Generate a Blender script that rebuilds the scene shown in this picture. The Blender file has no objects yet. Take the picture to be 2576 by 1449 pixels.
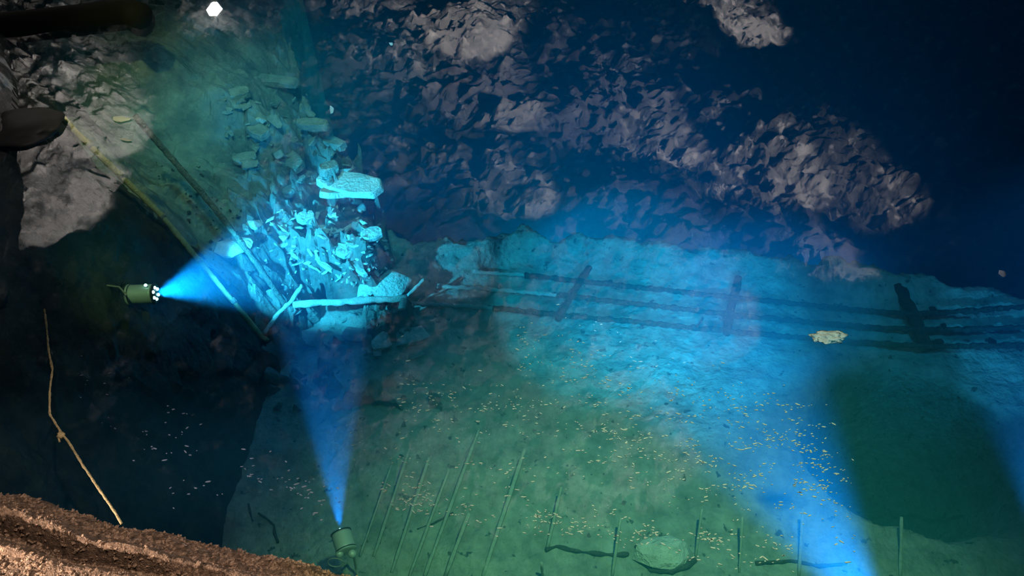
import bpy, bmesh, math, random
from mathutils import Vector, Matrix, noise

# ------------------------------------------------------------------ camera, world, lights, exposure
sc = bpy.context.scene
COL = sc.collection
IW, IH, F = 2576.0, 1449.0, 1874.0
CAMZ = 5.0
S2 = math.sqrt(0.5)

cam_d = bpy.data.cameras.new('camera')
cam_d.sensor_width = 36.0
cam_d.lens = 36.0 * F / IW
cam_d.clip_end = 200
cam = bpy.data.objects.new('camera', cam_d)
COL.objects.link(cam)
cam.location = (0, 0, CAMZ)
cam.rotation_euler = (math.radians(45), 0, 0)
sc.camera = cam

vs = sc.view_settings
vs.view_transform = 'Standard'
vs.look = 'None'
vs.exposure = 0.0
vs.gamma = 1.0
vs.use_curve_mapping = False
cy = sc.cycles
cy.max_bounces = 5
cy.diffuse_bounces = 1
cy.glossy_bounces = 2
cy.transmission_bounces = 2
cy.volume_bounces = 0
cy.transparent_max_bounces = 10
cy.caustics_reflective = False
cy.caustics_refractive = False
cy.use_denoising = True
cy.sample_clamp_indirect = 4.0

w = bpy.data.worlds.new('mine_dark')
sc.world = w
w.use_nodes = True
w.node_tree.nodes['Background'].inputs[0].default_value = (0.02, 0.05, 0.09, 1)
w.node_tree.nodes['Background'].inputs[1].default_value = 0.02


def ray(px, py):
    """Direction, in the place, of the line of sight through a point of the photograph."""
    u = 724.5 - py
    return Vector((px - 1288.0, (F + u) * S2, (-F + u) * S2)).normalized()


def P(px, py, z):
    d = ray(px, py)
    t = (z - CAMZ) / d.z
    return Vector((0, 0, CAMZ)) + d * t


def M(px, py, z=8.0):
    """The point at height z that the still water mirrors at (px, py)."""
    p = P(px, py, -z)
    return Vector((p.x, p.y, z))


def aim(o, target):
    o.rotation_euler = (Vector(target) - o.location).to_track_quat('-Z', 'Y').to_euler()


def spot(name, loc, target, power, color, angle, blend=0.4, radius=0.05):
    d = bpy.data.lights.new(name, 'SPOT')
    d.energy = power
    d.color = color
    d.spot_size = math.radians(angle)
    d.spot_blend = blend
    d.shadow_soft_size = radius
    o = bpy.data.objects.new(name, d)
    COL.objects.link(o)
    o.location = loc
    aim(o, target)
    o['kind'] = 'helper'
    return o


def point(name, loc, power, color, radius=0.1):
    d = bpy.data.lights.new(name, 'POINT')
    d.energy = power
    d.color = color
    d.shadow_soft_size = radius
    o = bpy.data.objects.new(name, d)
    COL.objects.link(o)
    o.location = loc
    o['kind'] = 'helper'
    return o


# the four submerged lamps (two seen, two just outside the frame) : tail, lens, aim
L1_TAIL, L1 = P(322, 741, -1.95), P(392, 738, -1.95)
L1_AIM = P(800, 628, -3.4)
L2_TAIL, L2 = P(872, 1387, -3.50), P(857, 1338, -3.46)
L2_AIM = P(822, 850, -3.0)
L3 = P(2250, 1640, -1.6)
L3_AIM = P(1650, 650, -4.2)
L4 = P(2670, 1480, -1.8)
L4_AIM = P(2570, 790, -4.2)
CYAN = (0.10, 0.66, 1.0)
spot('lamp_light', L1, L1_AIM, 6500, (0.10, 0.80, 1.0), 52, 0.5)
spot('lamp_light', L2, L2_AIM, 3000, CYAN, 30, 0.5)
spot('lamp_light', L3, L3_AIM, 6000, CYAN, 40, 0.9)
spot('lamp_light', L4, L4_AIM, 2600, CYAN, 24, 0.8)
# added unseen lights below the shelf lip, brightening the deep haze
spot('deep_fill_light', (1.0, 12.6, -8.6), (2.0, 26, -3.0), 1900, (0.0, 1.0, 0.72), 150, 0.5, 0.3)
spot('deep_fill_light', (7.5, 12.0, -8.4), (9.0, 26, -5.0), 900, (0.0, 0.7, 0.9), 130, 0.5, 0.3)
# yellowish dock flood and cyan shelf beams, plus added unseen fills over the water
WARMW = (1.0, 1.0, 0.30)
spot('flood_fill_light', (1.5, 3.0, 6.6), (1.6, 3.3, -4.5), 6300, WARMW, 56, 1.0, 0.15)
spot('flood_fill_light', (1.2, 0.5, 5.5), P(1500, 775, -4.5), 8500, (0.02, 0.88, 0.95), 17.5, 0.45, 0.05)
spot('flood_fill_light', (1.6, 0.5, 5.5), P(1810, 810, -4.5), 7000, (0.03, 0.78, 1.0), 16, 0.6, 0.05)
spot('flood_fill_light', (0.0, 4.0, 7.0), (1.5, 9.0, -4.5), 800, (0.03, 0.75, 0.9), 70, 0.9, 0.15)  # added cool fill for the middle of the floor
spot('flood_fill_light', (6.5, 3.0, 6.8), (7.3, 8.4, -4.5), 2600, (0.03, 0.70, 1.0), 20, 0.8, 0.12)  # added fill over the right end of the rails
spot('flood_fill_light', (-3.2, 5.0, 6.8), (-4.5, 10.3, -1.5), 1900, WARMW, 33, 0.8, 0.15)
spot('flood_fill_light', (-2.0, 6.0, 7.0), (-3.6, 11.0, -2.6), 3000, (0.3, 1.0, 0.8), 34, 0.8, 0.15)  # added fill for the rubble slope
spot('flood_fill_light', (-2.2, 2.6, 6.5), L1_TAIL, 1500, WARMW, 9, 1.0, 0.05)  # added narrow light to brighten the left lamp's body
# added unseen warm spots raking over the gravel bank
spot('bank_fill_light', (-0.9, 1.7, 4.95), (-2.9, 2.0, 0.2), 700, (1.0, 0.70, 0.50), 48, 0.6, 0.04)
spot('bank_fill_light', (-5.0, 1.0, 1.5), (-2.2, 2.1, 0.2), 1100, (1.0, 0.70, 0.50), 60, 0.8, 0.04)
# lamps washing the roof of the cavern, seen mirrored in the water
ROOFC = (1.0, 0.92, 0.84)


def roof_wash(px, py, power, angle, off=(0.6, -1.8, -2.4)):
    t = M(px, py)
    spot('roof_light', (t.x + off[0], t.y + off[1], 8 + off[2]), t, power, ROOFC, angle, 0.7, 0.1)


roof_wash(1150, 60, 7000, 75, (1.5, -4.0, -1.7))
roof_wash(1230, 250, 3800, 60, (1.8, -3.0, -1.4))
roof_wash(1600, 330, 3800, 68, (2.4, -2.6, -1.4))
roof_wash(1900, 420, 2800, 75, (2.4, -2.4, -1.4))
roof_wash(2190, 470, 1600, 60, (1.8, -2.0, -1.4))
roof_wash(1850, 40, 4200, 60, (1.8, -3.5, -1.7))
roof_wash(1290, 480, 2000, 56, (1.6, -1.8, -1.3))
roof_wash(1700, 760, 6000, 95, (2.0, -1.5, -1.3))
roof_wash(1130, 690, 2800, 70, (1.2, -1.2, -1.4))
roof_wash(2050, 640, 1500, 60, (1.6, -1.5, -1.3))
roof_wash(1550, 1120, 5000, 95, (1.5, -1.0, -1.4))
roof_wash(1050, 1130, 1800, 70, (1.2, -1.0, -1.4))
roof_wash(235, 330, 9000, 60, (2.6, -2.2, -1.5))
roof_wash(140, 500, 4500, 80, (1.5, -1.8, -1.8))
spot('wall_light', (-3.6, 5.5, 5.6), (-6.0, 6.8, 1.4), 160, ROOFC, 60, 0.8, 0.08)

# ------------------------------------------------------------------ helpers


def nt(name):
    m = bpy.data.materials.new(name)
    m.use_nodes = True
    t = m.node_tree
    return m, t, t.nodes, t.links, t.nodes['Principled BSDF']


def rock_mat(name, c1, c2, scale=3.0, rough=0.85, bump=0.3, spec=0.3, bscale=12.0, fleck=None, fscale=9.0, fthr=0.62, fdist=0.02):
    m, t, n, l, b = nt(name)
    tc = n.new('ShaderNodeTexCoord')
    geo = n.new('ShaderNodeNewGeometry')
    vec = geo.outputs['Position']
    nz = n.new('ShaderNodeTexNoise')
    nz.inputs['Scale'].default_value = scale
    nz.inputs['Detail'].default_value = 8
    nz.inputs['Roughness'].default_value = 0.65
    l.new(vec, nz.inputs['Vector'])
    cr = n.new('ShaderNodeValToRGB')
    cr.color_ramp.elements[0].position = 0.35
    cr.color_ramp.elements[0].color = (*c1, 1)
    cr.color_ramp.elements[1].position = 0.68
    cr.color_ramp.elements[1].color = (*c2, 1)
    l.new(nz.outputs['Fac'], cr.inputs['Fac'])
    out = cr.outputs['Color']
    if fleck:
        nf = n.new('ShaderNodeTexNoise')
        nf.inputs['Scale'].default_value = fscale
        nf.inputs['Detail'].default_value = 3
        l.new(vec, nf.inputs['Vector'])
        mr = n.new('ShaderNodeMapRange')
        mr.inputs['From Min'].default_value = fthr
        mr.inputs['From Max'].default_value = fthr + fdist
        l.new(nf.outputs['Fac'], mr.inputs['Value'])
        mx = n.new('ShaderNodeMix')
        mx.data_type = 'RGBA'
        l.new(mr.outputs['Result'], mx.inputs['Factor'])
        l.new(out, mx.inputs['A'])
        mx.inputs['B'].default_value = (*fleck, 1)
        out = mx.outputs['Result']
    l.new(out, b.inputs['Base Color'])
    b.inputs['Roughness'].default_value = rough
    b.inputs['Specular IOR Level'].default_value = spec
    nb = n.new('ShaderNodeTexNoise')
    nb.inputs['Scale'].default_value = bscale
    nb.inputs['Detail'].default_value = 6
    l.new(vec, nb.inputs['Vector'])
    bp = n.new('ShaderNodeBump')
    bp.inputs['Strength'].default_value = bump
    bp.inputs['Distance'].default_value = 0.08
    l.new(nb.outputs['Fac'], bp.inputs['Height'])
    l.new(bp.outputs['Normal'], b.inputs['Normal'])
    return m


def plain(name, c, rough=0.5, metal=0.0, spec=0.5):
    m, t, n, l, b = nt(name)
    nz = n.new('ShaderNodeTexNoise')
    nz.inputs['Scale'].default_value = 30
    mx = n.new('ShaderNodeMix')
    mx.data_type = 'RGBA'
    mx.inputs['A'].default_value = (c[0] * .75, c[1] * .75, c[2] * .75, 1)
    mx.inputs['B'].default_value = (*c, 1)
    l.new(nz.outputs['Fac'], mx.inputs['Factor'])
    l.new(mx.outputs['Result'], b.inputs['Base Color'])
    b.inputs['Roughness'].default_value = rough
    b.inputs['Metallic'].default_value = metal
    b.inputs['Specular IOR Level'].default_value = spec
    return m


def glow(name, c, s):
    m, t, n, l, b = nt(name)
    b.inputs['Base Color'].default_value = (*c, 1)
    b.inputs['Emission Color'].default_value = (*c, 1)
    b.inputs['Emission Strength'].default_value = s
    return m


def tag(o, label=None, cat=None, group=None, kind=None):
    if label: o['label'] = label
    if cat: o['category'] = cat
    if group: o['group'] = group
    if kind: o['kind'] = kind
    return o


def mesh_obj(name, verts, faces, mat, parent=None, smooth=False):
    me = bpy.data.meshes.new(name)
    me.from_pydata([tuple(v) for v in verts], [], faces)
    me.update()
    if smooth:
        for p in me.polygons: p.use_smooth = True
    me.materials.append(mat)
    o = bpy.data.objects.new(name, me)
    COL.objects.link(o)
    if parent: o.parent = parent
    return o


def bm_obj(name, bm, mat, parent=None, smooth=False):
    me = bpy.data.meshes.new(name)
    bm.to_mesh(me)
    bm.free()
    if smooth:
        for p in me.polygons: p.use_smooth = True
    me.materials.append(mat)
    o = bpy.data.objects.new(name, me)
    COL.objects.link(o)
    if parent: o.parent = parent
    return o


def empty(name, loc=(0, 0, 0)):
    o = bpy.data.objects.new(name, None)
    COL.objects.link(o)
    o.location = loc
    o.empty_display_size = 0.1
    return o


def tube_geo(pts, radii, seg=10, rough=0.0, rscale=8.0, cap=True):
    """verts, faces of a tapering tube through pts; rough makes its skin lumpy"""
    pts = [Vector(p) for p in pts]
    V, Fc = [], []
    prev = None
    for i, p in enumerate(pts):
        a = pts[max(i - 1, 0)]
        b = pts[min(i + 1, len(pts) - 1)]
        d = (b - a).normalized()
        if prev is None:
            n1 = d.orthogonal().normalized()
        else:
            n1 = (prev - d * prev.dot(d)).normalized()
        prev = n1
        n2 = d.cross(n1)
        for k in range(seg):
            an = 2 * math.pi * k / seg
            q = n1 * math.cos(an) + n2 * math.sin(an)
            r = radii[i] if isinstance(radii, (list, tuple)) else radii
            if rough:
                r *= 1 + rough * noise.noise((p + q * r) * rscale) * 2
            V.append(p + q * r)
    for i in range(len(pts) - 1):
        for k in range(seg):
            k2 = (k + 1) % seg
            Fc.append((i * seg + k, i * seg + k2, (i + 1) * seg + k2, (i + 1) * seg + k))
    if cap:
        Fc.append(tuple(range(seg))[::-1])
        Fc.append(tuple((len(pts) - 1) * seg + k for k in range(seg)))
    return V, Fc


def resample(pts, step):
    pts = [Vector(p) for p in pts]
    out = [pts[0]]
    for a, b in zip(pts, pts[1:]):
        n = max(1, int((b - a).length / step))
        for i in range(1, n + 1):
            out.append(a.lerp(b, i / n))
    return out


def tube(name, pts, radii, mat, parent=None, seg=10, rough=0.0, rscale=8.0, step=None, origin=None):
    if step:
        pts = resample(pts, step)
    V, Fc = tube_geo(pts, radii, seg, rough, rscale)
    if origin is not None:
        V = [v - Vector(origin) for v in V]
    return mesh_obj(name, V, Fc, mat, parent, True)


def fbm(x, y, z=0.0, o=4, s=1.0):
    return noise.fractal(Vector((x * s, y * s, z * s)), 1.0, 2.0, o)


def interp(tab, y):
    if y <= tab[0][0]: return tab[0][1]
    for (a, va), (b, vb) in zip(tab, tab[1:]):
        if y <= b:
            return va + (vb - va) * (y - a) / (b - a)
    return tab[-1][1]


def cell_block(x, y, s, seed=0.0, amp=0.25):
    """height of a broken blocky surface: each voronoi cell has its own level and tilt"""
    v = Vector((x * s, y * s, seed))
    d, pts = noise.voronoi(v)
    c = pts[0]
    h = noise.cell(c * 7.3 + Vector((3.1, 5.7, seed)))
    tx = noise.cell(c * 5.1 + Vector((9, 1, 2))) - .5
    ty = noise.cell(c * 4.7 + Vector((1, 8, 4))) - .5
    edge = min(1.0, (d[1] - d[0]) * 5)
    return amp * (h - .5 + (tx * (v.x - c.x) + ty * (v.y - c.y)) * 1.2) * (0.3 + 0.7 * edge) - amp * 0.55 * (1 - edge)


# ------------------------------------------------------------------ terrain height functions
FLOOR_Z = -4.5
LIP = [(-3.0, 11.0), (-1.6, 10.75), (0.5, 10.75), (2.5, 10.65), (4.9, 10.25), (6.5, 9.9), (8.6, 9.3), (11, 8.8), (20, 8.0)]


def floor_h(x, y):
    lip = interp(LIP, x) + 0.28 * fbm(x, 3.3, 0, 4, 1.6) + 0.08 * noise.noise(Vector((x * 9, y * 9, 0)))
    base = FLOOR_Z + 0.05 * fbm(x, y, 0, 4, 0.7) + 0.05 * fbm(x, y, 5, 4, 4.5)
    # sunken pit to the right, near side
    dx, dy = (x - 6.0 + .2 * fbm(y, 2, 0, 3, 1.2)) / 1.75, (y - 6.15 + .25 * fbm(x, 4, 0, 3, 1.2)) / 1.55
    base -= 6.0 * max(0.0, 1 - (dx * dx + dy * dy)) ** 1.8 if dx * dx + dy * dy < 1 else 0
    # brownish broken ground near the mound
    if x < 1.5 and y > 8.2:
        k = min(1, (1.5 - x) / 1.5) * min(1, (y - 8.2) / 0.8)
        base += k * (-0.08 + 0.16 * fbm(x, y, 2, 5, 2.2) + (0.25 * fbm(x, y, 6, 4, 1.5) if y > 10 else 0))
    k = max(0.0, 1 - abs(y - lip + .25) / 0.9)
    base += 0.30 * k * k
    if y > lip:
        d = y - lip
        base = max(base - d * 3.5, -12.5 + 0.9 * fbm(x, y, 1, 4, 0.35))
    return base


MPT = [((600, 840), -3.7), ((705, 935), -4.5), ((640, 880), -4.2), ((1010, 740), -3.95), ((1080, 900), -4.6), ((850, 930), -4.6),
       ((900, 820), -4.2), ((900, 320), -2.6), ((740, 200), -2.0), ((330, 100), -1.0), ((150, 300), -0.55), ((330, 480), -1.5),
       ((560, 600), -3.0), ((850, 600), -3.35), ((960, 500), -3.35), ((450, 450), -2.1), ((650, 420), -2.6), ((750, 500), -3.0),
       ((700, 700), -3.75), ((560, 180), -1.6), ((800, 50), -1.9), ((400, 20), -1.0), ((100, 50), -0.5), ((480, 700), -2.9), ((820, 760), -4.0)]
MW = []
for (px, py), z in MPT:
    q = P(px, py, z)
    MW.append((q.x, q.y, z))
MEDGE = []
for px, py, z in [(1120, 960, -4.8), (1095, 900, -4.6), (1085, 840, -4.4), (1014, 745, -4.0), (990, 620, -3.7), (958, 490, -3.3), (905, 440, -3.0),
                  (900, 330, -2.6), (800, 300, -2.35), (742, 150, -1.9), (700, 20, -1.8)]:
    q = P(px, py, z)
    MEDGE.append((q.y, q.x))
MEDGE.sort()


HOLLOWS = []
for px, py, z, ha, hb, hd in [(690, 255, -2.15, .42, .30, .7), (740, 345, -2.45, .22, .34, .6), (800, 400, -2.65, .24, .22, .5), (640, 255, -2.1, .22, .18, .5)]:
    q = P(px, py, z)
    HOLLOWS.append((q.x, q.y, ha, hb, hd))


def mound_h(x, y, detail=True):
    sw = sz = 0.0
    for a, b, z in MW:
        d2 = (x - a) ** 2 + (y - b) ** 2 + 0.05
        wgt = 1 / d2 ** 1.7
        sw += wgt
        sz += wgt * z
    h = sz / sw
    if detail:
        k = min(1.0, max(0.25, (x + 5.6) / 1.6))
        h += k * (cell_block(x, y, 1.25, 1.0, 0.42) + cell_block(x + 5, y, 3.1, 2.0, 0.26) + cell_block(x, y + 3, 7.0, 3.0, 0.06))
        h += 0.05 * fbm(x, y, 3, 4, 3)
    for hx, hy, ha, hb, hd in HOLLOWS:
        e = ((x - hx) / ha) ** 2 + ((y - hy) / hb) ** 2
        if e < 1: h -= hd * (1 - e) ** .5
    ex = interp(MEDGE, y) + 0.10 * fbm(y, 7.7, 0, 3, 1.5)
    if x > ex:
        h -= (x - ex) * 45
    return max(h, -12.6)


def surf_h(x, y):
    return max(floor_h(x, y), mound_h(x, y))


def hit(px, py, hf=None):
    """where the line of sight through (px, py) meets the ground under the water"""
    hf = hf or surf_h
    d = ray(px, py)
    o = Vector((0, 0, CAMZ))
    t = (0.0 - CAMZ) / d.z
    while t < 40:
        p = o + d * t
        if p.z < hf(p.x, p.y):
            for _ in range(6):
                t -= 0.02
                p = o + d * t
                if p.z > hf(p.x, p.y): break
            return p
        t += 0.12
    return o + d * t


def grid_obj(name, x0, x1, y0, y1, step, hf, mat, smooth=True, flip=False):
    nx = int((x1 - x0) / step) + 1
    ny = int((y1 - y0) / step) + 1
    V = [(x0 + i * step, y0 + j * step, hf(x0 + i * step, y0 + j * step)) for j in range(ny) for i in range(nx)]
    if flip:
        Fc = [(j * nx + i, (j + 1) * nx + i, (j + 1) * nx + i + 1, j * nx + i + 1) for j in range(ny - 1) for i in range(nx - 1)]
    else:
        Fc = [(j * nx + i, j * nx + i + 1, (j + 1) * nx + i + 1, (j + 1) * nx + i) for j in range(ny - 1) for i in range(nx - 1)]
    return mesh_obj(name, V, Fc, mat, None, smooth)


# ------------------------------------------------------------------ materials
M_FLOOR = rock_mat('silt_floor', (0.24, 0.27, 0.25), (0.52, 0.54, 0.50), 3.2, 0.95, 0.9, 0.1, 11, (0.10, 0.12, 0.11), 7.0, 0.66, 0.04)
M_MOUND = rock_mat('rubble_rock', (0.11, 0.13, 0.13), (0.34, 0.36, 0.34), 1.8, 0.9, 0.6, 0.15, 14)  # kept dark, standing in for shaded gaps between lit blocks
M_STONE = rock_mat('broken_stone', (0.52, 0.55, 0.54), (0.82, 0.84, 0.80), 4.0, 0.9, 0.7, 0.2, 20)  # paled for the lamp light that raised stones catch
M_DIM = rock_mat('dim_stone', (0.22, 0.25, 0.24), (0.42, 0.45, 0.43), 4.0, 0.9, 0.7, 0.15, 20)  # darker copy of the stone, for slopes outside the lamp light
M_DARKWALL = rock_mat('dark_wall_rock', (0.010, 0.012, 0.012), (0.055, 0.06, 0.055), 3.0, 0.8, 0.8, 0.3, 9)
M_ROOF = rock_mat('roof_rock', (0.03, 0.03, 0.03), (0.32, 0.31, 0.31), 1.3, 0.9, 1.0, 0.2, 9, (0.72, 0.70, 0.70), 2.6, 0.58, 0.08)
M_PIPE = rock_mat('crusted_pipe', (0.22, 0.23, 0.22), (0.42, 0.42, 0.38), 20, 0.9, 0.7, 0.2, 60)
M_BRANCH_CRACK = rock_mat('branch_and_crack', (0.07, 0.075, 0.07), (0.14, 0.14, 0.12), 12, 0.9, 0.8, 0.2, 40)
M_RAIL = rock_mat('dark_rail', (0.03, 0.035, 0.035), (0.14, 0.15, 0.14), 20, 0.9, 0.7, 0.2, 60)  # darker copy for the rail length beyond the lamp light
M_PIPEB = rock_mat('dark_crusted_pipe', (0.06, 0.065, 0.06), (0.2, 0.2, 0.17), 20, 0.9, 0.7, 0.2, 60)
M_DARKWOOD = rock_mat('dark_wet_timber', (0.03, 0.032, 0.032), (0.09, 0.085, 0.08), 12, 0.9, 0.8, 0.2, 40)
M_YELLOW = rock_mat('yellowed_pipe', (0.42, 0.36, 0.16), (0.62, 0.55, 0.28), 14, 0.8, 0.5, 0.2, 50)
M_PALE = rock_mat('pale_crust_lamplit', (0.55, 0.58, 0.55), (0.8, 0.82, 0.78), 18, 0.9, 0.6, 0.2, 60)  # pale crust, also on rail ends paled to imitate lamp light
M_BODY = plain('lamp_body_metal', (0.58, 0.72, 0.68), 0.45, 0.2)
M_RING = plain('lamp_ring_dark', (0.06, 0.08, 0.08), 0.4, 0.6)
M_CABLE = plain('cable_rubber', (0.35, 0.38, 0.33), 0.7)
M_LED = glow('lamp_led', (0.55, 1.0, 0.95), 14)
M_BULB = glow('work_lamp_glass', (1.0, 0.93, 0.85), 60)
M_ROPE = rock_mat('old_rope', (0.42, 0.38, 0.22), (0.66, 0.60, 0.38), 30, 0.9, 0.6, 0.1, 90)

# ------------------------------------------------------------------ water
mw = bpy.data.materials.new('clear_mine_water')
mw.use_nodes = True
t = mw.node_tree
n, l = t.nodes, t.links
n.clear()
out = n.new('ShaderNodeOutputMaterial')
fr = n.new('ShaderNodeFresnel')
fr.inputs['IOR'].default_value = 1.45
tr = n.new('ShaderNodeBsdfTransparent')
gl = n.new('ShaderNodeBsdfGlossy')
gl.inputs['Roughness'].default_value = 0.015
gl.inputs['Color'].default_value = (1, 1, 1, 1)
mx = n.new('ShaderNodeMixShader')
geo = n.new('ShaderNodeNewGeometry')
sep = n.new('ShaderNodeSeparateXYZ')
l.new(geo.outputs['True Normal'], sep.inputs[0])
gt = n.new('ShaderNodeMath')
gt.operation = 'GREATER_THAN'
gt.inputs[1].default_value = 0.5
l.new(sep.outputs['Z'], gt.inputs[0])
mu = n.new('ShaderNodeMath')
mu.operation = 'MULTIPLY'
l.new(gt.outputs[0], mu.inputs[0])
l.new(fr.outputs[0], mu.inputs[1])
l.new(mu.outputs[0], mx.inputs[0])
l.new(tr.outputs[0], mx.inputs[1])
l.new(gl.outputs[0], mx.inputs[2])
l.new(mx.outputs[0], out.inputs['Surface'])
ab = n.new('ShaderNodeVolumeAbsorption')
SA = (0.22, 0.09, 0.03)
ab.inputs['Density'].default_value = 1.0
ab.inputs['Color'].default_value = (1 - SA[0], 1 - SA[1], 1 - SA[2], 1)
vsc = n.new('ShaderNodeVolumeScatter')
vsc.inputs['Density'].default_value = 0.07
vsc.inputs['Color'].default_value = (0.03, 0.44, 1.0, 1)
vsc.inputs['Anisotropy'].default_value = 0.0
ad = n.new('ShaderNodeAddShader')
l.new(ab.outputs[0], ad.inputs[0])
l.new(vsc.outputs[0], ad.inputs[1])
l.new(ad.outputs[0], out.inputs['Volume'])
V = [(x, y, z) for z in (-14, 0) for y in (-3, 45) for x in (-25, 35)]
water = mesh_obj('water', V, [(0, 2, 3, 1), (4, 5, 7, 6), (0, 1, 5, 4), (2, 6, 7, 3), (0, 4, 6, 2), (1, 3, 7, 5)], mw)
tag(water, 'still clear blue green water flooding the cavern', 'water', kind='structure')

# ------------------------------------------------------------------ setting: floor, mound, walls, roof
o = grid_obj('floor', -9, 14, 0.5, 16, 0.07, floor_h, M_FLOOR)
tag(o, kind='structure')
o = grid_obj('floor_deep', -25, 35, 15.5, 44, 0.8, lambda x, y: -12.5 + 0.9 * fbm(x, y, 1, 4, 0.35), M_FLOOR)
tag(o, kind='structure')
o = grid_obj('floor_slope', -9.5, 0.6, 6.8, 17, 0.045, mound_h, M_MOUND, smooth=False)
tag(o, kind='structure')

XF = [(0.5, -3.0), (3.0, -3.55), (4.7, -3.9), (6.3, -3.88), (7.58, -3.75), (8.45, -3.95), (9.9, -4.95), (12, -6.5), (18, -9)]


def wall_left_pt(y, z):
    x = interp(XF, y) - (z + 4.5) * 0.50
    x += 0.10 * fbm(y, z, 0, 4, 1.1) * min(1, (z + 5) / 2 + .2) + 0.05 * cell_block(y, z, 3.0, 8.0, 1.0)
    return (x, y, z)




def wall_obj(name, z0, z1, mat):
    ys = [0.5 + i * 0.09 for i in range(190)]
    zs = [z0 + k * 0.09 for k in range(int((z1 - z0) / .09) + 2)]
    V = [wall_left_pt(y, z) for z in zs for y in ys]
    ny = len(ys)
    Fc = [(k * ny + i, (k + 1) * ny + i, (k + 1) * ny + i + 1, k * ny + i + 1) for k in range(len(zs) - 1) for i in range(ny - 1)]
    tag(mesh_obj(name, V, Fc, mat, None, False), kind='structure')


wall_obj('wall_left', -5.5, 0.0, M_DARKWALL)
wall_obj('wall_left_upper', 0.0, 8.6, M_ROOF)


def roof_h(x, y):
    h = 8.0 + 0.8 * fbm(x, y, 9, 3, 0.22) + 0.22 * fbm(x, y, 4, 4, 0.9) + 0.26 * noise.noise(Vector((x * 2.2, y * 2.2, 3))) + 0.16 * noise.noise(Vector((x * 4.2, y * 6.5, 7))) - 0.30 * abs(noise.noise(Vector((x * 1.3, y * 2.4, 1)))) - 0.14 * abs(noise.noise(Vector((x * 3.1, y * 5.1, 2))))
    return h


o = grid_obj('ceiling', -20, 24, 3, 38, 0.11, roof_h, M_ROOF, smooth=False, flip=True)
tag(o, kind='structure')

# ------------------------------------------------------------------ gravel bank above the water, near left
BA, BB = P(0, 1236, 0.05), P(905, 1449, 0.05)
bdir = (BB - BA)
bdir.z = 0
blen = bdir.length
bdir.normalize()
bin_ = Vector((bdir.y, -bdir.x, 0))     # away from the water, towards the viewer


def bank_z(s, d):
    e = 0.06 * fbm(s, 0, 0, 3, 1.5)
    q = d + e
    if q < 0:
        return q * 5
    z = 0.55 * (1 - math.exp(-q * 1.6))
    # ridge and gully running along the edge
    z += 0.055 * math.exp(-((q - 0.17 - 0.03 * s) / 0.035) ** 2)
    z -= 0.24 * math.exp(-((q - 0.31 - 0.01 * s) / 0.05) ** 2) * max(0.0, min(1.0, (2.0 - s) / 0.9))
    z += 0.05 * math.exp(-((q - 0.45) / 0.04) ** 2)
    z += 0.03 * fbm(s, d, 2, 4, 4)
    z += 0.03 * noise.noise(Vector((s * 2.5, d * 16, 0)))
    return z


V, Fc = [], []
S_, D_ = [-1.2 + i * 0.012 for i in range(470)], [-0.5 + k * 0.014 for k in range(150)]
for d in D_:
    for s in S_:
        p = BA + bdir * s + bin_ * d
        z = bank_z(s, d) + 0.008 * noise.noise(Vector((s * 38, d * 38, 1))) + 0.006 * noise.noise(Vector((s * 80, d * 80, 1)))
        V.append((p.x, p.y, z))
ns = len(S_)
Fc = [(k * ns + i, (k + 1) * ns + i, (k + 1) * ns + i + 1, k * ns + i + 1) for k in range(len(D_) - 1) for i in range(ns - 1)]
M_BANK = rock_mat('bank_earth', (0.05, 0.035, 0.025), (0.38, 0.28, 0.22), 26, 0.6, 0.8, 0.5, 90)
o = mesh_obj('ground_bank', V, Fc, M_BANK, None, False)
tag(o, 'brown gravel bank with layered ridges at the near edge of the water', 'bank', kind='structure')

random.seed(5)
M_GRAV = rock_mat('wet_gravel', (0.14, 0.09, 0.065), (0.62, 0.48, 0.38), 40, 0.22, 0.6, 0.9, 120)


def rock_bm(seed, flat=1.0, n=14, sx=1.0, sy=1.0):
    r = random.Random(seed)
    bm = bmesh.new()
    for _ in range(n):
        v = Vector((r.gauss(0, 1), r.gauss(0, 1), r.gauss(0, 1))).normalized() * r.uniform(0.75, 1.05)
        bm.verts.new((v.x * sx, v.y * sy, v.z * flat))
    res = bmesh.ops.convex_hull(bm, input=bm.verts)
    for g in set(res['geom_interior'] + res['geom_unused']):
        if isinstance(g, bmesh.types.BMVert) and g.is_valid: bm.verts.remove(g)
    bmesh.ops.recalc_face_normals(bm, faces=bm.faces)
    return bm


def geo_of(bm):
    bm.verts.index_update()
    g = ([v.co.copy() for v in bm.verts], [tuple(v.index for v in f.verts) for f in bm.faces])
    bm.free()
    return g


protos = [geo_of(rock_bm(k, 0.6, 9)) for k in range(6)]
V, Fc = [], []
for i in range(9000):
    s = random.uniform(-0.9, 3.9)
    d = random.uniform(-0.02, 1.3)
    if 0.15 < d - .03 * s < 0.20 and random.random() < 0.8: continue
    p = BA + bdir * s + bin_ * d
    p.z = bank_z(s, d) + 0.003
    r = random.choice((0.008, 0.011, 0.015, 0.021)) * random.uniform(0.8, 1.2)
    mt = Matrix.Rotation(random.uniform(0, 6.28), 3, 'Z') @ Matrix.Rotation(random.uniform(-.6, .6), 3, 'X')
    pv, pf = random.choice(protos)
    b0 = len(V)
    V += [p + mt @ (v * r) for v in pv]
    Fc += [tuple(b0 + q for q in f) for f in pf]
o = mesh_obj('gravel', V, Fc, M_GRAV)
tag(o, 'glittering wet brown gravel covering the near bank', 'gravel', kind='stuff')

# ------------------------------------------------------------------ submerged lamps


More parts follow.
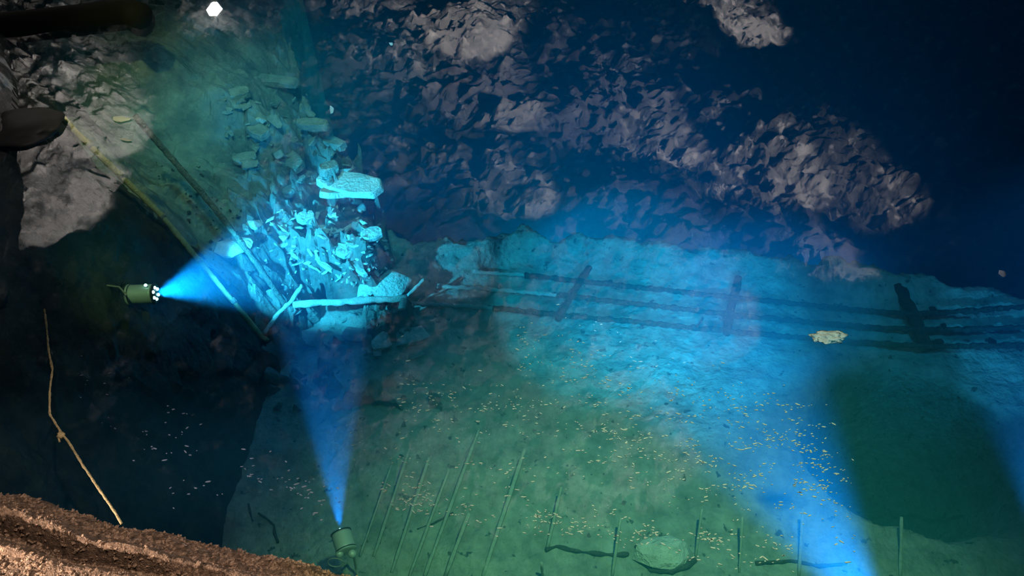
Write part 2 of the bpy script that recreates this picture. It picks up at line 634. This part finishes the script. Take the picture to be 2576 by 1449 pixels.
def torch(name, tail, lens, r, label, led_pts, extra=None):
    root = empty(name, tuple(tail))
    tag(root, label, 'lamp')
    ax = (lens - tail).normalized()
    L = (lens - tail).length

    def at(s): return ax * (s * L)
    body = [at(.08), at(.12), at(.16), at(.85), at(.93)]
    V, Fc = tube_geo(body, [r * .8, r * 1.02, r, r, r * .96], 24)
    mesh_obj('body', V, Fc, M_BODY, root, True)
    V, Fc = tube_geo([at(-.04), at(0.0), at(.02), at(.05), at(.10)], [r * .5, r * .9, r * 1.08, r * 1.08, r * .85], 24)
    mesh_obj('tail_cap', V, Fc, M_BODY, root, True)
    V, Fc = tube_geo([at(.09), at(.115)], [r * 1.05, r * 1.05], 24)
    mesh_obj('seal_ring', V, Fc, M_RING, root, True)
    V, Fc = tube_geo([at(.92), at(.94), at(.985), at(.985), at(.95)], [r * .96, r * 1.06, r * 1.06, r * .86, r * .84], 24, cap=False)
    mesh_obj('bezel', V, Fc, M_RING, root, True)
    V, Fc = tube_geo([at(.945), at(.955)], [r * .85, r * .85], 24)
    fc = mesh_obj('lens', V, Fc, M_RING, root, True)
    n1 = ax.orthogonal().normalized()
    n2 = ax.cross(n1)
    for k in range(6):
        a = k * math.pi / 3 + .3
        c = at(.99) + (n1 * math.cos(a) + n2 * math.sin(a)) * r * .62
        bm = bmesh.new()
        bmesh.ops.create_icosphere(bm, subdivisions=2, radius=r * .17, matrix=Matrix.Translation(c))
        bm_obj('diode', bm, M_LED, fc, True).matrix_parent_inverse = Matrix()
    return root, ax, L


Rl = 0.125
t1, ax1, LL1 = torch('underwater_lamp', L1_TAIL, L1, Rl, 'grey green cylindrical lamp shining a blue beam sideways beside the dark rock wall', 4)
# small switch stud on top of it, and its cable
up = Vector((0, 0, 1))
bm = bmesh.new()
bmesh.ops.create_icosphere(bm, subdivisions=2, radius=.022, matrix=Matrix.Translation(ax1 * (LL1 * .78) + up * (Rl + .03)))
bm_obj('indicator', bm, glow('indicator_glow', (.6, 1, .8), 3), t1, True)
V, Fc = tube_geo([ax1 * (LL1 * .7) + up * Rl * .8, ax1 * (LL1 * .78) + up * (Rl + .02), ax1 * (LL1 * .86) + up * Rl * .8], .012, 8)
mesh_obj('bracket', V, Fc, M_RING, t1, True)
c = [P(318, 742, -1.6), P(300, 722, -1.7), P(255, 716, -1.8), P(200, 696, -1.9), P(150, 680, -1.75)]
tube('cable', c, .012, M_CABLE, t1, 8, step=.05, origin=L1_TAIL)

t2, ax2, LL2 = torch('underwater_lamp', L2_TAIL, L2, 0.12, 'grey green upright lamp throwing a tall blue beam just beyond the gravel bank', 4)
for sgn in (-1, 1):
    bm = bmesh.new()
    bmesh.ops.create_icosphere(bm, subdivisions=2, radius=.05, matrix=Matrix.Translation(Vector((sgn * .075, -.04, .02))))
    bm_obj('foot_knob', bm, M_BODY, t2, True)
V, Fc = tube_geo([Vector((-.12 + .09 * math.cos(a), -.12 + .02 * math.sin(a), -.04 + .07 * math.sin(a))) for a in [k * math.pi / 8 for k in range(17)]], .008, 6)
mesh_obj('ring', V, Fc, M_CABLE, t2, True)
c = [P(880, 1380, -3.6), P(890, 1385, -3.9), P(892, 1408, -4.1), P(896, 1430, -4.3), P(905, 1460, -4.35)]
tube('cable', c, .016, M_CABLE, t2, 8, step=.05, origin=L2_TAIL)

# ------------------------------------------------------------------ handrail of two long poles on the rubble slope
hr = empty('handrail', tuple(P(665, 850, -4.2)))
tag(hr, 'pair of long slanting poles joined by a crossbar over the rubble slope', 'handrail')
O = hr.location.copy()
a0, a1 = P(150, 290, -0.1), P(665, 850, -4.05)
pa = [P(150, 290, -.05), P(260, 400, -.7), P(400, 535, -1.7), P(530, 690, -2.9), P(660, 848, -4.0), P(674, 857, -4.1)]
o = tube('rail', pa, .040, M_YELLOW, hr, 10, .12, 12, .08, O)
o['label'] = 'yellow brown pole'
pb = [P(340, 292, -.6), P(420, 385, -1.3), P(520, 500, -2.1), P(600, 600, -2.75), P(665, 690, -3.4), P(718, 768, -3.9)]
o = tube('rail', pb, .045, M_PIPEB, hr, 10, .15, 12, .06, O)
o = tube('crossbar', [P(664, 840, -3.95), P(700, 790, -3.9), P(735, 755, -3.85), P(760, 718, -3.8)], .036, M_PALE, hr, 10, .3, 14, .04, O)
random.seed(11)
for (q0, q1) in ((pb[0], pb[-1]),):
    pass
for f_ in (.18, .33, .52, .7, .86):
    i = f_ * (len(pa) - 2)
    q = pa[int(i)].lerp(pa[int(i) + 1], i % 1)
    V, Fc = tube_geo([q - O + Vector((-.03, -.03, .03)), q - O + Vector((.03, .03, .05))], .045, 8, .2)
    mesh_obj('clamp', V, Fc, M_PIPE, hr, True)

# ------------------------------------------------------------------ pale connecting pipe
zp = -3.75
cp = tube('connecting_pipe', [P(738, 767, -3.85), P(780, 765, -3.85), P(800, 762, -3.88), P(850, 760, -3.9), P(930, 755, -3.98), P(1000, 752, -4.05), P(1022, 749, -4.1)],
          .055, M_PALE, None, 12, .22, 9, .04)
tag(cp, 'pale crusted pipe lying level between the slanting poles and the long railing', 'pipe')

# ------------------------------------------------------------------ long railing
rl = empty('railing', tuple(P(1410, 790, -4.45)))
tag(rl, 'long crusted railing of three pipes with dark posts along the lit shelf', 'railing')
O = rl.location.copy()


def zr(px): return -4.44


low = [(1022, 762), (1130, 767), (1240, 775), (1400, 791), (1560, 806), (1700, 820), (1832, 833), (2080, 855), (2200, 864), (2330, 871), (2450, 871), (2640, 867)]
mid = [(1100, 720), (1220, 727), (1400, 742), (1560, 760), (1700, 775), (1860, 794), (2100, 816), (2220, 826), (2330, 829), (2450, 828), (2640, 820)]
top = [(1190, 684), (1320, 692), (1480, 710), (1600, 722), (1700, 733), (1860, 749), (2060, 770), (2200, 784), (2310, 789), (2450, 782), (2640, 764)]
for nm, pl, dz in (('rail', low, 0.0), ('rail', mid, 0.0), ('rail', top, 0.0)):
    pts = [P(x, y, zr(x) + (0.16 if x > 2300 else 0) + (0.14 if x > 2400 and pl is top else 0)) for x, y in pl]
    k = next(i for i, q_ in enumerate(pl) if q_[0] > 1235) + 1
    o = tube(nm, pts[:k], .036, M_PALE, rl, 10, .4, 16, .03, O)  # lamp light on these rail ends is put into the paler colour
    o['label'] = 'pale end of the rail with lamp light put into its colour'
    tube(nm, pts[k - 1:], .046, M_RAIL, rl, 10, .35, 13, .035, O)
for pl, r in (([(1404, 802, -4.37), (1440, 740, -4.37), (1482, 672, -4.37)], .062), ([(1830, 838, -4.37), (1840, 770, -4.37), (1858, 700, -4.37)], .070),
              ([(2332, 876, -4.35), (2300, 800, -4.35), (2262, 722, -4.35)], .100)):
    o = tube('post', [P(*q) for q in pl], r, M_DARKWOOD, rl, 10, .22, 8, .05, O)
    o['label'] = 'dark timber post'
tube('stub_post', [P(1020, 768, -4.3), P(1024, 745, -4.2), P(1045, 725, -4.15), P(1067, 703, -4.1)], .032, M_PALE, rl, 8, .25, 14, .04, O)
tube('bracket', [P(1020, 745, -4.2), P(1024, 766, -4.33)], .05, M_PALE, rl, 8, .2, 14, .04, O)
tube('spur', [P(1752, 826, -4.38), P(1762, 812, -4.3), P(1768, 800, -4.2)], [.022] * 40, M_DARKWOOD, rl, 8, .2, 14, None, O)
for px, py, r in ((2490, 862, .10), (2362, 862, .09), (2345, 780, .075), (2372, 822, .06), (1535, 710, .05), (1658, 728, .045), (1738, 737, .05), (1945, 840, .05), (2352, 862, .06)):
    bm = rock_bm(px, .7, 20)
    q = P(px, py, zr(px)) - O
    for v in bm.verts: v.co = v.co * r + q + Vector((0, 0, r * .35))
    bm_obj('crust_lump', bm, M_DARKWOOD, rl)

# pale scrap drifting on the water over the low rail
bm = bmesh.new()
q0 = P(2085, 848, .02)
bmesh.ops.create_icosphere(bm, subdivisions=4, radius=1.0)
for v in bm.verts:
    n_ = noise.noise(v.co * 2.1) * .55 + noise.noise(v.co * 5) * .22
    c_ = v.co * (1 + n_)
    v.co = Vector((c_.x * .135, c_.y * .065, c_.z * .03)) + q0
o = bm_obj('rag', bm, rock_mat('pale_rag', (.06, .045, .045), (.13, .10, .095), 6, .9, .5, .1, 30), None, True)
tag(o, 'pale pinkish crumpled rag drifting over the lowest rail between two dark posts', 'rag')

# ------------------------------------------------------------------ dark beam, and black mass for a reflection gap, upper left
bp_ = [P(-60, 78, -.05), P(60, 66, -.05), P(200, 48, -.05), P(320, 36, -.05), P(358, 48, -.05)]
o = tube('timber_beam', bp_, [.24] * 400, plain('black_wet_timber', (.006, .007, .007), .8, 0, .1), None, 12, .12, 2.5, None)
tag(o, 'thick black beam lying across the green shallows', 'beam')
bm = bmesh.new()
q0 = P(52, 318, .03)  # solid built for a dark gap in the mirrored roof
bmesh.ops.create_icosphere(bm, subdivisions=4, radius=1.0)
for v in bm.verts:
    c_ = v.co * (1.15 + .28 * noise.noise(v.co * 1.7 + Vector((3, 1, 0))))
    v.co = Vector((c_.x * .42, c_.y * .34, c_.z * .1)) + q0
o = bm_obj('boulder', bm, plain('black_reflection_gap', (.012, .012, .014), .6), None, True)
tag(o, 'smooth black mass standing in for a dark gap in the reflection beside the dark wall', 'boulder')

# ------------------------------------------------------------------ rope down the dark wall to the bank
rp = [P(112, 778, .06), P(118, 830, .05), P(122, 880, .06), P(132, 930, .05), P(125, 985, .06), P(125, 1042, .05), P(152, 1085, .06), P(172, 1112, .05), P(205, 1165, .06),
      P(250, 1232, .06), P(290, 1290, .08), P(306, 1318, .07)]
o = empty('rope', tuple(rp[-1]))
tag(o, 'thin pale yellow rope with a knot hanging by the dark wall', 'rope')
tube('strand', rp, .009, M_ROPE, o, 8, .25, 30, .02, rp[-1])
bm = bmesh.new()
bmesh.ops.create_icosphere(bm, subdivisions=3, radius=1)
for v in bm.verts:
    v.co = v.co * .028 * (1 + .6 * noise.noise(v.co * 2.5)) + (P(153, 1096, .06) - rp[-1])
bm_obj('knot', bm, M_ROPE, o, True)
tube('tail', [P(153, 1096, .06), P(148, 1104, .06), P(150, 1112, .05)], .007, M_ROPE, o, 6, 0, 1, .01, rp[-1])

# ------------------------------------------------------------------ single stones and slabs
NAMED = []


def stone(px, py, sx, sy, sz, rot, label, name='rock', seed=None, tilt=(0, 0), lift=.3, n=16, mat=None, cat='rock', group=None, hf=None):
    q = hit(px, py, hf)
    bm = rock_bm(seed if seed is not None else int(px * 7 + py), sz / sx, n, 1.0, sy / sx)
    mt = Matrix.Rotation(math.radians(rot), 3, 'Z') @ Matrix.Rotation(math.radians(tilt[0]), 3, 'X') @ Matrix.Rotation(math.radians(tilt[1]), 3, 'Y')
    for v in bm.verts: v.co = mt @ (v.co * sx)
    o = bm_obj(name, bm, mat or M_STONE)
    o.location = q + Vector((0, 0, sz * lift))
    tag(o, label, cat, group)
    return o


def slab(px, py, L, W, T, rot, tilt, label, lift=.5, chip=.18, seed=0, mat=None, hf=None):
    """broken flat plate with an irregular outline"""
    r = random.Random(seed + px)
    q = hit(px, py, hf)
    k = 9
    ring = []
    for i in range(k):
        a = 2 * math.pi * i / k
        e = 1 / max(abs(math.cos(a)), abs(math.sin(a))) ** .85
        ring.append((math.cos(a) * L * e * r.uniform(1 - chip, 1 + chip * .4), math.sin(a) * W * e * r.uniform(1 - chip, 1 + chip * .4)))
    bm = bmesh.new()
    lo = [bm.verts.new((x, y, -T * r.uniform(.7, 1))) for x, y in ring]
    hi = [bm.verts.new((x * .95, y * .95, T * r.uniform(.6, 1))) for x, y in ring]
    bm.faces.new(lo[::-1])
    bm.faces.new(hi)
    for i in range(k):
        bm.faces.new((lo[i], lo[(i + 1) % k], hi[(i + 1) % k], hi[i]))
    bmesh.ops.bevel(bm, geom=list(bm.edges), offset=T * .25, segments=1, affect='EDGES')
    mt = Matrix.Rotation(math.radians(rot), 3, 'Z') @ Matrix.Rotation(math.radians(tilt[0]), 3, 'X') @ Matrix.Rotation(math.radians(tilt[1]), 3, 'Y')
    for v in bm.verts: v.co = mt @ v.co
    o = bm_obj('stone_slab', bm, mat or M_STONE)
    o.location = q + Vector((0, 0, T * lift + .03))
    tag(o, label, 'slab', kind='thing')
    return o


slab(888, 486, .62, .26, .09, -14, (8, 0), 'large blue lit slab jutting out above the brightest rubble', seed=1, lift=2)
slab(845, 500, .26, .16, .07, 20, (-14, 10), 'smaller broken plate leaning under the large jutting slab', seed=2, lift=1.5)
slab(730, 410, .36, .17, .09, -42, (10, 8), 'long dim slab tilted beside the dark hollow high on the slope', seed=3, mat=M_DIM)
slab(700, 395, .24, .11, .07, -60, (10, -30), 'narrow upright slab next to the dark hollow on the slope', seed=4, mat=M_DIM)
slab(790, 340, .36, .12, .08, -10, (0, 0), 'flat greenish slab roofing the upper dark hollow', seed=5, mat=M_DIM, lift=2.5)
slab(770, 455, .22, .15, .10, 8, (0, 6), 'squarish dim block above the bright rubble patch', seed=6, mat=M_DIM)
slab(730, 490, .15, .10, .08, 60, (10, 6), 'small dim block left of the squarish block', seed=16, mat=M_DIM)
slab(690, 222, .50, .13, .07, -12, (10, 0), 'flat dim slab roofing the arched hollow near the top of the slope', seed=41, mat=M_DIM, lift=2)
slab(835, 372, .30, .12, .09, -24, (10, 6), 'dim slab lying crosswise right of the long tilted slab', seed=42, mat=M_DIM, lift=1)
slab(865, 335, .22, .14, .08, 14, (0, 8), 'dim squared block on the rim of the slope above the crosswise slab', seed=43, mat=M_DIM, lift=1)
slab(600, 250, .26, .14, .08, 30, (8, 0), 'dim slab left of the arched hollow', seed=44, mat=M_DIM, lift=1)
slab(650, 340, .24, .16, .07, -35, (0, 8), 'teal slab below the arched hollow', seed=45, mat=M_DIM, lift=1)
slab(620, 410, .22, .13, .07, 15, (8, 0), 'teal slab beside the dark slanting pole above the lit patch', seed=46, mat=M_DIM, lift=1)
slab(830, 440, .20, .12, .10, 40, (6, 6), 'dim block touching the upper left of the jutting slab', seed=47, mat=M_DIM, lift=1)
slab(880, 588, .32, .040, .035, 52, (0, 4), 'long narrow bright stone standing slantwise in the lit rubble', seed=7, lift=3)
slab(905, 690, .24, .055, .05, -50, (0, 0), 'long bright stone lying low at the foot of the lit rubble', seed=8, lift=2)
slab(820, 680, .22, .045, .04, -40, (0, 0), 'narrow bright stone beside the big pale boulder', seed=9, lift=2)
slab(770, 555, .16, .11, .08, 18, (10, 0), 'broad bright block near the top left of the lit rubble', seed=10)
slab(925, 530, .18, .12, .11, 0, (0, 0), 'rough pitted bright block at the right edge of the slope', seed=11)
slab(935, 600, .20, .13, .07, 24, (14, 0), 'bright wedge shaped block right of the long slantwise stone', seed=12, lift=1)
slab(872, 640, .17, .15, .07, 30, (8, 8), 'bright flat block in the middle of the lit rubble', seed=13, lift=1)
stone(590, 625, .34, .24, .13, 10, 'big rounded bright rock between the two slanting poles', seed=21, n=40, lift=.1)
stone(965, 715, .52, .40, .22, 30, 'big pale smooth boulder at the lower right corner of the slope', seed=22, n=60, lift=.0)
stone(640, 568, .17, .12, .10, 0, 'blocky rock just right of the dark pole in the lit patch', seed=23)
stone(655, 305, .12, .09, .09, 0, 'small round stone inside the arched dark hollow', seed=24)
stone(1040, 850, .34, .22, .2, 20, 'dim angular boulder below the stub post of the railing', seed=25)
stone(785, 850, .30, .24, .2, 50, 'dim boulder below the pale connecting pipe', seed=26)
stone(890, 850, .26, .2, .2, 20, 'dim pointed rock below the middle of the connecting pipe', seed=27)
stone(960, 870, .25, .18, .15, 80, 'dim flat rock left of the angular boulder', seed=28)
stone(640, 845, .28, .18, .10, 0, 'pale flat rock at the foot of the yellow brown pole', seed=29, lift=.1)

# many look-alike stones
meshes = []
for k in range(10):
    bm = rock_bm(100 + k, random.Random(k).uniform(.3, .6), 8, 1, random.Random(k + 50).uniform(.5, .95))
    me = bpy.data.meshes.new('broken_stone')
    bm.to_mesh(me)
    bm.free()
    me.materials.append(M_STONE)
    meshes.append(me)

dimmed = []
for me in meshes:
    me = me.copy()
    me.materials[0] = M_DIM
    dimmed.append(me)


def scatter(n, poly, r0, r1, label, group, seed, hf=None, dim=False):
    r = random.Random(seed)
    xs = [p[0] for p in poly]
    ys_ = [p[1] for p in poly]
    k = 0
    while k < n:
        x, y = r.uniform(min(xs), max(xs)), r.uniform(min(ys_), max(ys_))
        c_ = False
        for (xa, ya), (xb, yb) in zip(poly, poly[1:] + poly[:1]):
            if (ya > y) != (yb > y) and x < (xb - xa) * (y - ya) / (yb - ya) + xa: c_ = not c_
        if not c_: continue
        k += 1
        q = hit(x, y, hf)
        me = r.choice(dimmed if dim else meshes)
        o = bpy.data.objects.new(me.name.split('.')[0], me)
        COL.objects.link(o)
        s = r0 * (r1 / r0) ** r.random() ** 1.6
        o.scale = (s, s * r.uniform(.5, 1), s * r.uniform(.6, 1.1))
        o.rotation_euler = (r.uniform(-.5, .5), r.uniform(-.5, .5), r.uniform(0, 6.28))
        o.location = q + Vector((0, 0, s * .25))
        tag(o, label, 'rock', group)


scatter(160, [(700, 530), (880, 510), (960, 560), (1000, 680), (900, 720), (760, 690), (640, 560)], .045, .19,
        'small bright cyan broken stone in the lamp lit rubble patch', 'stones in the lamp lit rubble', 1)
scatter(28, [(650, 560), (740, 620), (800, 740), (720, 740), (640, 620)], .025, .08, 'little stone beside the dark slanting pole', 'stones beside the dark pole', 2)
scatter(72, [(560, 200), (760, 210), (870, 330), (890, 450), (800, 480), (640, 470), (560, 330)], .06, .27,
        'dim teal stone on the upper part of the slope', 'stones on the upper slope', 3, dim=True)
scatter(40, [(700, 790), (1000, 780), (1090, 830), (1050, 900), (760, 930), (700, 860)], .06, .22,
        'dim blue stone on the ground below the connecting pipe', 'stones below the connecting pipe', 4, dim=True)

M_DIMPLE = plain('dark_dimple', (.03, .035, .035), .9)  # dark dimples of the silt, built as small dark solids
dm = []
for k in range(4):
    bm = rock_bm(200 + k, .5, 12)
    me = bpy.data.meshes.new('dark_dimple')
    bm.to_mesh(me)
    bm.free()
    me.materials.append(M_DIMPLE)
    dm.append(me)
keep = meshes
meshes = dm
scatter(60, [(380, 420), (480, 400), (640, 560), (700, 700), (560, 690), (470, 560)], .018, .06,
        'small dark solid imitating a dimple in the smooth silt between the slanting poles', 'dark dimples in the silt', 5)
meshes = keep

# ------------------------------------------------------------------ near green floor: rounded rock, cracks, sticks, pale streaks built as tubes
stone(1665, 1395, .42, .24, .2, 0, 'rounded bright green rock with a dark hollow under it near the bottom', 'boulder', seed=31, n=70, lift=.2, cat='boulder', hf=floor_h)


def stick(pts, r, label):  # serves for twigs, and for floor cracks built as dark rods
    q = [hit(x, y, floor_h) + Vector((0, 0, r * .6)) for x, y in pts]
    o = tube('branch', q, r * .7, M_BRANCH_CRACK, None, 8, .5, 9, .04)
    tag(o, label, 'branch')


stick([(1372, 1384), (1400, 1376), (1430, 1384), (1480, 1392), (1545, 1398), (1580, 1396)], .035, 'dark crack in the green floor built as a rod left of the rounded rock')
stick([(1602, 1376), (1612, 1405), (1640, 1432), (1690, 1440), (1730, 1425), (1748, 1410)], .055, 'dark curved crack under the rounded green rock built as a rod')
stick([(650, 1292), (672, 1306), (690, 1322), (692, 1345), (700, 1366)], .022, 'bent dark stick on the green floor left of the upright lamp')
stick([(625, 1268), (630, 1290), (636, 1312)], .022, 'short dark stick beside the bent stick')
stick([(1050, 1332), (1090, 1318), (1140, 1292)], .02, 'thin dark stick slanting across the pale streaks')
stick([(2248, 1304), (2300, 1298), (2340, 1312), (2420, 1300)], .035, 'dark crack built as a rod at the rim of the shadowy pit')
stick([(1900, 1418), (1990, 1412), (2060, 1425), (2130, 1420)], .03, 'dark stick across the foot of the wide blue beam')

M_STREAK = rock_mat('pale_streak', (0.34, 0.38, 0.36), (0.5, 0.54, 0.5), 20, 0.9, 0.2, 0.1, 60)
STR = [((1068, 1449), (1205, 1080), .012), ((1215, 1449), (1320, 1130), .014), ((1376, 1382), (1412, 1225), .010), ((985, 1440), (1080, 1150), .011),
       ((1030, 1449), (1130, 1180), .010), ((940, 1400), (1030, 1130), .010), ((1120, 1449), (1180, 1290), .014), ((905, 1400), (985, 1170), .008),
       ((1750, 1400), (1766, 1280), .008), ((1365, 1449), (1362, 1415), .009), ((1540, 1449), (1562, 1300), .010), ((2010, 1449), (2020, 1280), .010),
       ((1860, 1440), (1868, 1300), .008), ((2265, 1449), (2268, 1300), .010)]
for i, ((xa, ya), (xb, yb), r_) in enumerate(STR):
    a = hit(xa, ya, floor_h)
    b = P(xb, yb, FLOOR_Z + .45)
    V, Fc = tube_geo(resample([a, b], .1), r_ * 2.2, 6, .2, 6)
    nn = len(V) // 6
    o = mesh_obj('strand', V, Fc, M_STREAK, None, True)
    tag(o, 'thin pale streak built as a tube rising from the green floor near the bottom edge', 'strand', 'pale streaks over the near green floor')

# ------------------------------------------------------------------ flecks imitating roof glints on the water, the work lamp mirrored in it
M_FLECK = plain('glint_fleck', (.09, .14, .26), .8)
V, Fc = [], []
r = random.Random(77)
bands = [((960, 1240), (2000, 1400), 45, 420), ((880, 1130), (1900, 1250), 60, 120), ((1000, 980), (2100, 1240), 90, 420), ((1300, 880), (2100, 1130), 110, 420),
         ((600, 1160), (860, 1290), 60, 60), ((200, 900), (560, 1250), 140, 70), ((1900, 1050), (2150, 1250), 120, 120)]
for (xa, ya), (xb, yb), sp, cnt in bands:
    for _ in range(int(cnt * 2.0)):
        f_ = r.random()
        x, y = xa + (xb - xa) * f_, ya + (yb - ya) * f_ + r.gauss(0, sp * .5)
        if fbm(x * .012, y * .03, 0, 2, 1) < r.uniform(-.25, .3): continue
        q = P(x, y, .004)
        s = .0024 * (2.4 ** r.random())
        a = r.gauss(0, .35)
        k = 6
        b0 = len(V)
        L_ = s * r.uniform(1.4, 5.0)
        for z_ in (-.002, .003):
            for i in range(k):
                t_ = 2 * math.pi * i / k
                u, v_ = math.cos(t_) * L_ * r.uniform(.7, 1), math.sin(t_) * s * r.uniform(.7, 1.1)
                V.append((q.x + u * math.cos(a) - v_ * math.sin(a), q.y + u * math.sin(a) + v_ * math.cos(a), z_ + .003))
        Fc.append(tuple(b0 + i for i in range(k))[::-1])
        Fc.append(tuple(b0 + k + i for i in range(k)))
        for i in range(k):
            j = (i + 1) % k
            Fc.append((b0 + i, b0 + j, b0 + k + j, b0 + k + i))
o = mesh_obj('glint_flecks', V, Fc, M_FLECK)
tag(o, 'pale flecks imitating roof glints on the water surface', 'dust', kind='stuff')  # flecks stand in for roof glints, not for dust

M_GLINT = plain('pale_glint', (.42, .45, .62), .7)


def chip(px, py, L, W, rot, label):  # roof glints mirrored in the water, built as small pale solids
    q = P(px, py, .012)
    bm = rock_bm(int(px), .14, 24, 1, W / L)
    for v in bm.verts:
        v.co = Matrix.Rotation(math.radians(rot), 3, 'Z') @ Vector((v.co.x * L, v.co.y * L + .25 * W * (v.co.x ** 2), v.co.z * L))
    o = bm_obj('glint_piece', bm, M_GLINT)
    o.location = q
    tag(o, label, 'chip')  # each piece stands in for a roof glint


chip(305, 300, .12, .07, -8, 'curved pale piece imitating a roof glint at the top of the dark slanting pole')
chip(315, 352, .09, .025, -14, 'thin pale piece imitating a roof glint just below the curved one')
chip(835, 275, .10, .03, 100, 'narrow white piece imitating a roof glint above the right edge of the rubble slope')
chip(2522, 688, .06, .04, 60, 'tiny pale piece imitating a roof glint alone over the dark water at the far right')
chip(984, 110, .06, .03, 110, 'tiny pale piece imitating a roof glint between the work lamp and the mirrored rock')

q = M(540, 24, 7.2)
wl = empty('work_lamp', tuple(q))
tag(wl, 'brilliant white work lamp mirrored at the top left of the water', 'lamp')
bm = rock_bm(3, .8, 30)
for v in bm.verts: v.co = Vector((v.co.x * .27, v.co.y * .5, v.co.z * .24))
bm_obj('bulb', bm, M_BULB, wl, True)
V, Fc = tube_geo([Vector((0, 0, .2)), Vector((0, 0, .9))], .03, 8)
mesh_obj('bracket', V, Fc, M_RING, wl, True)
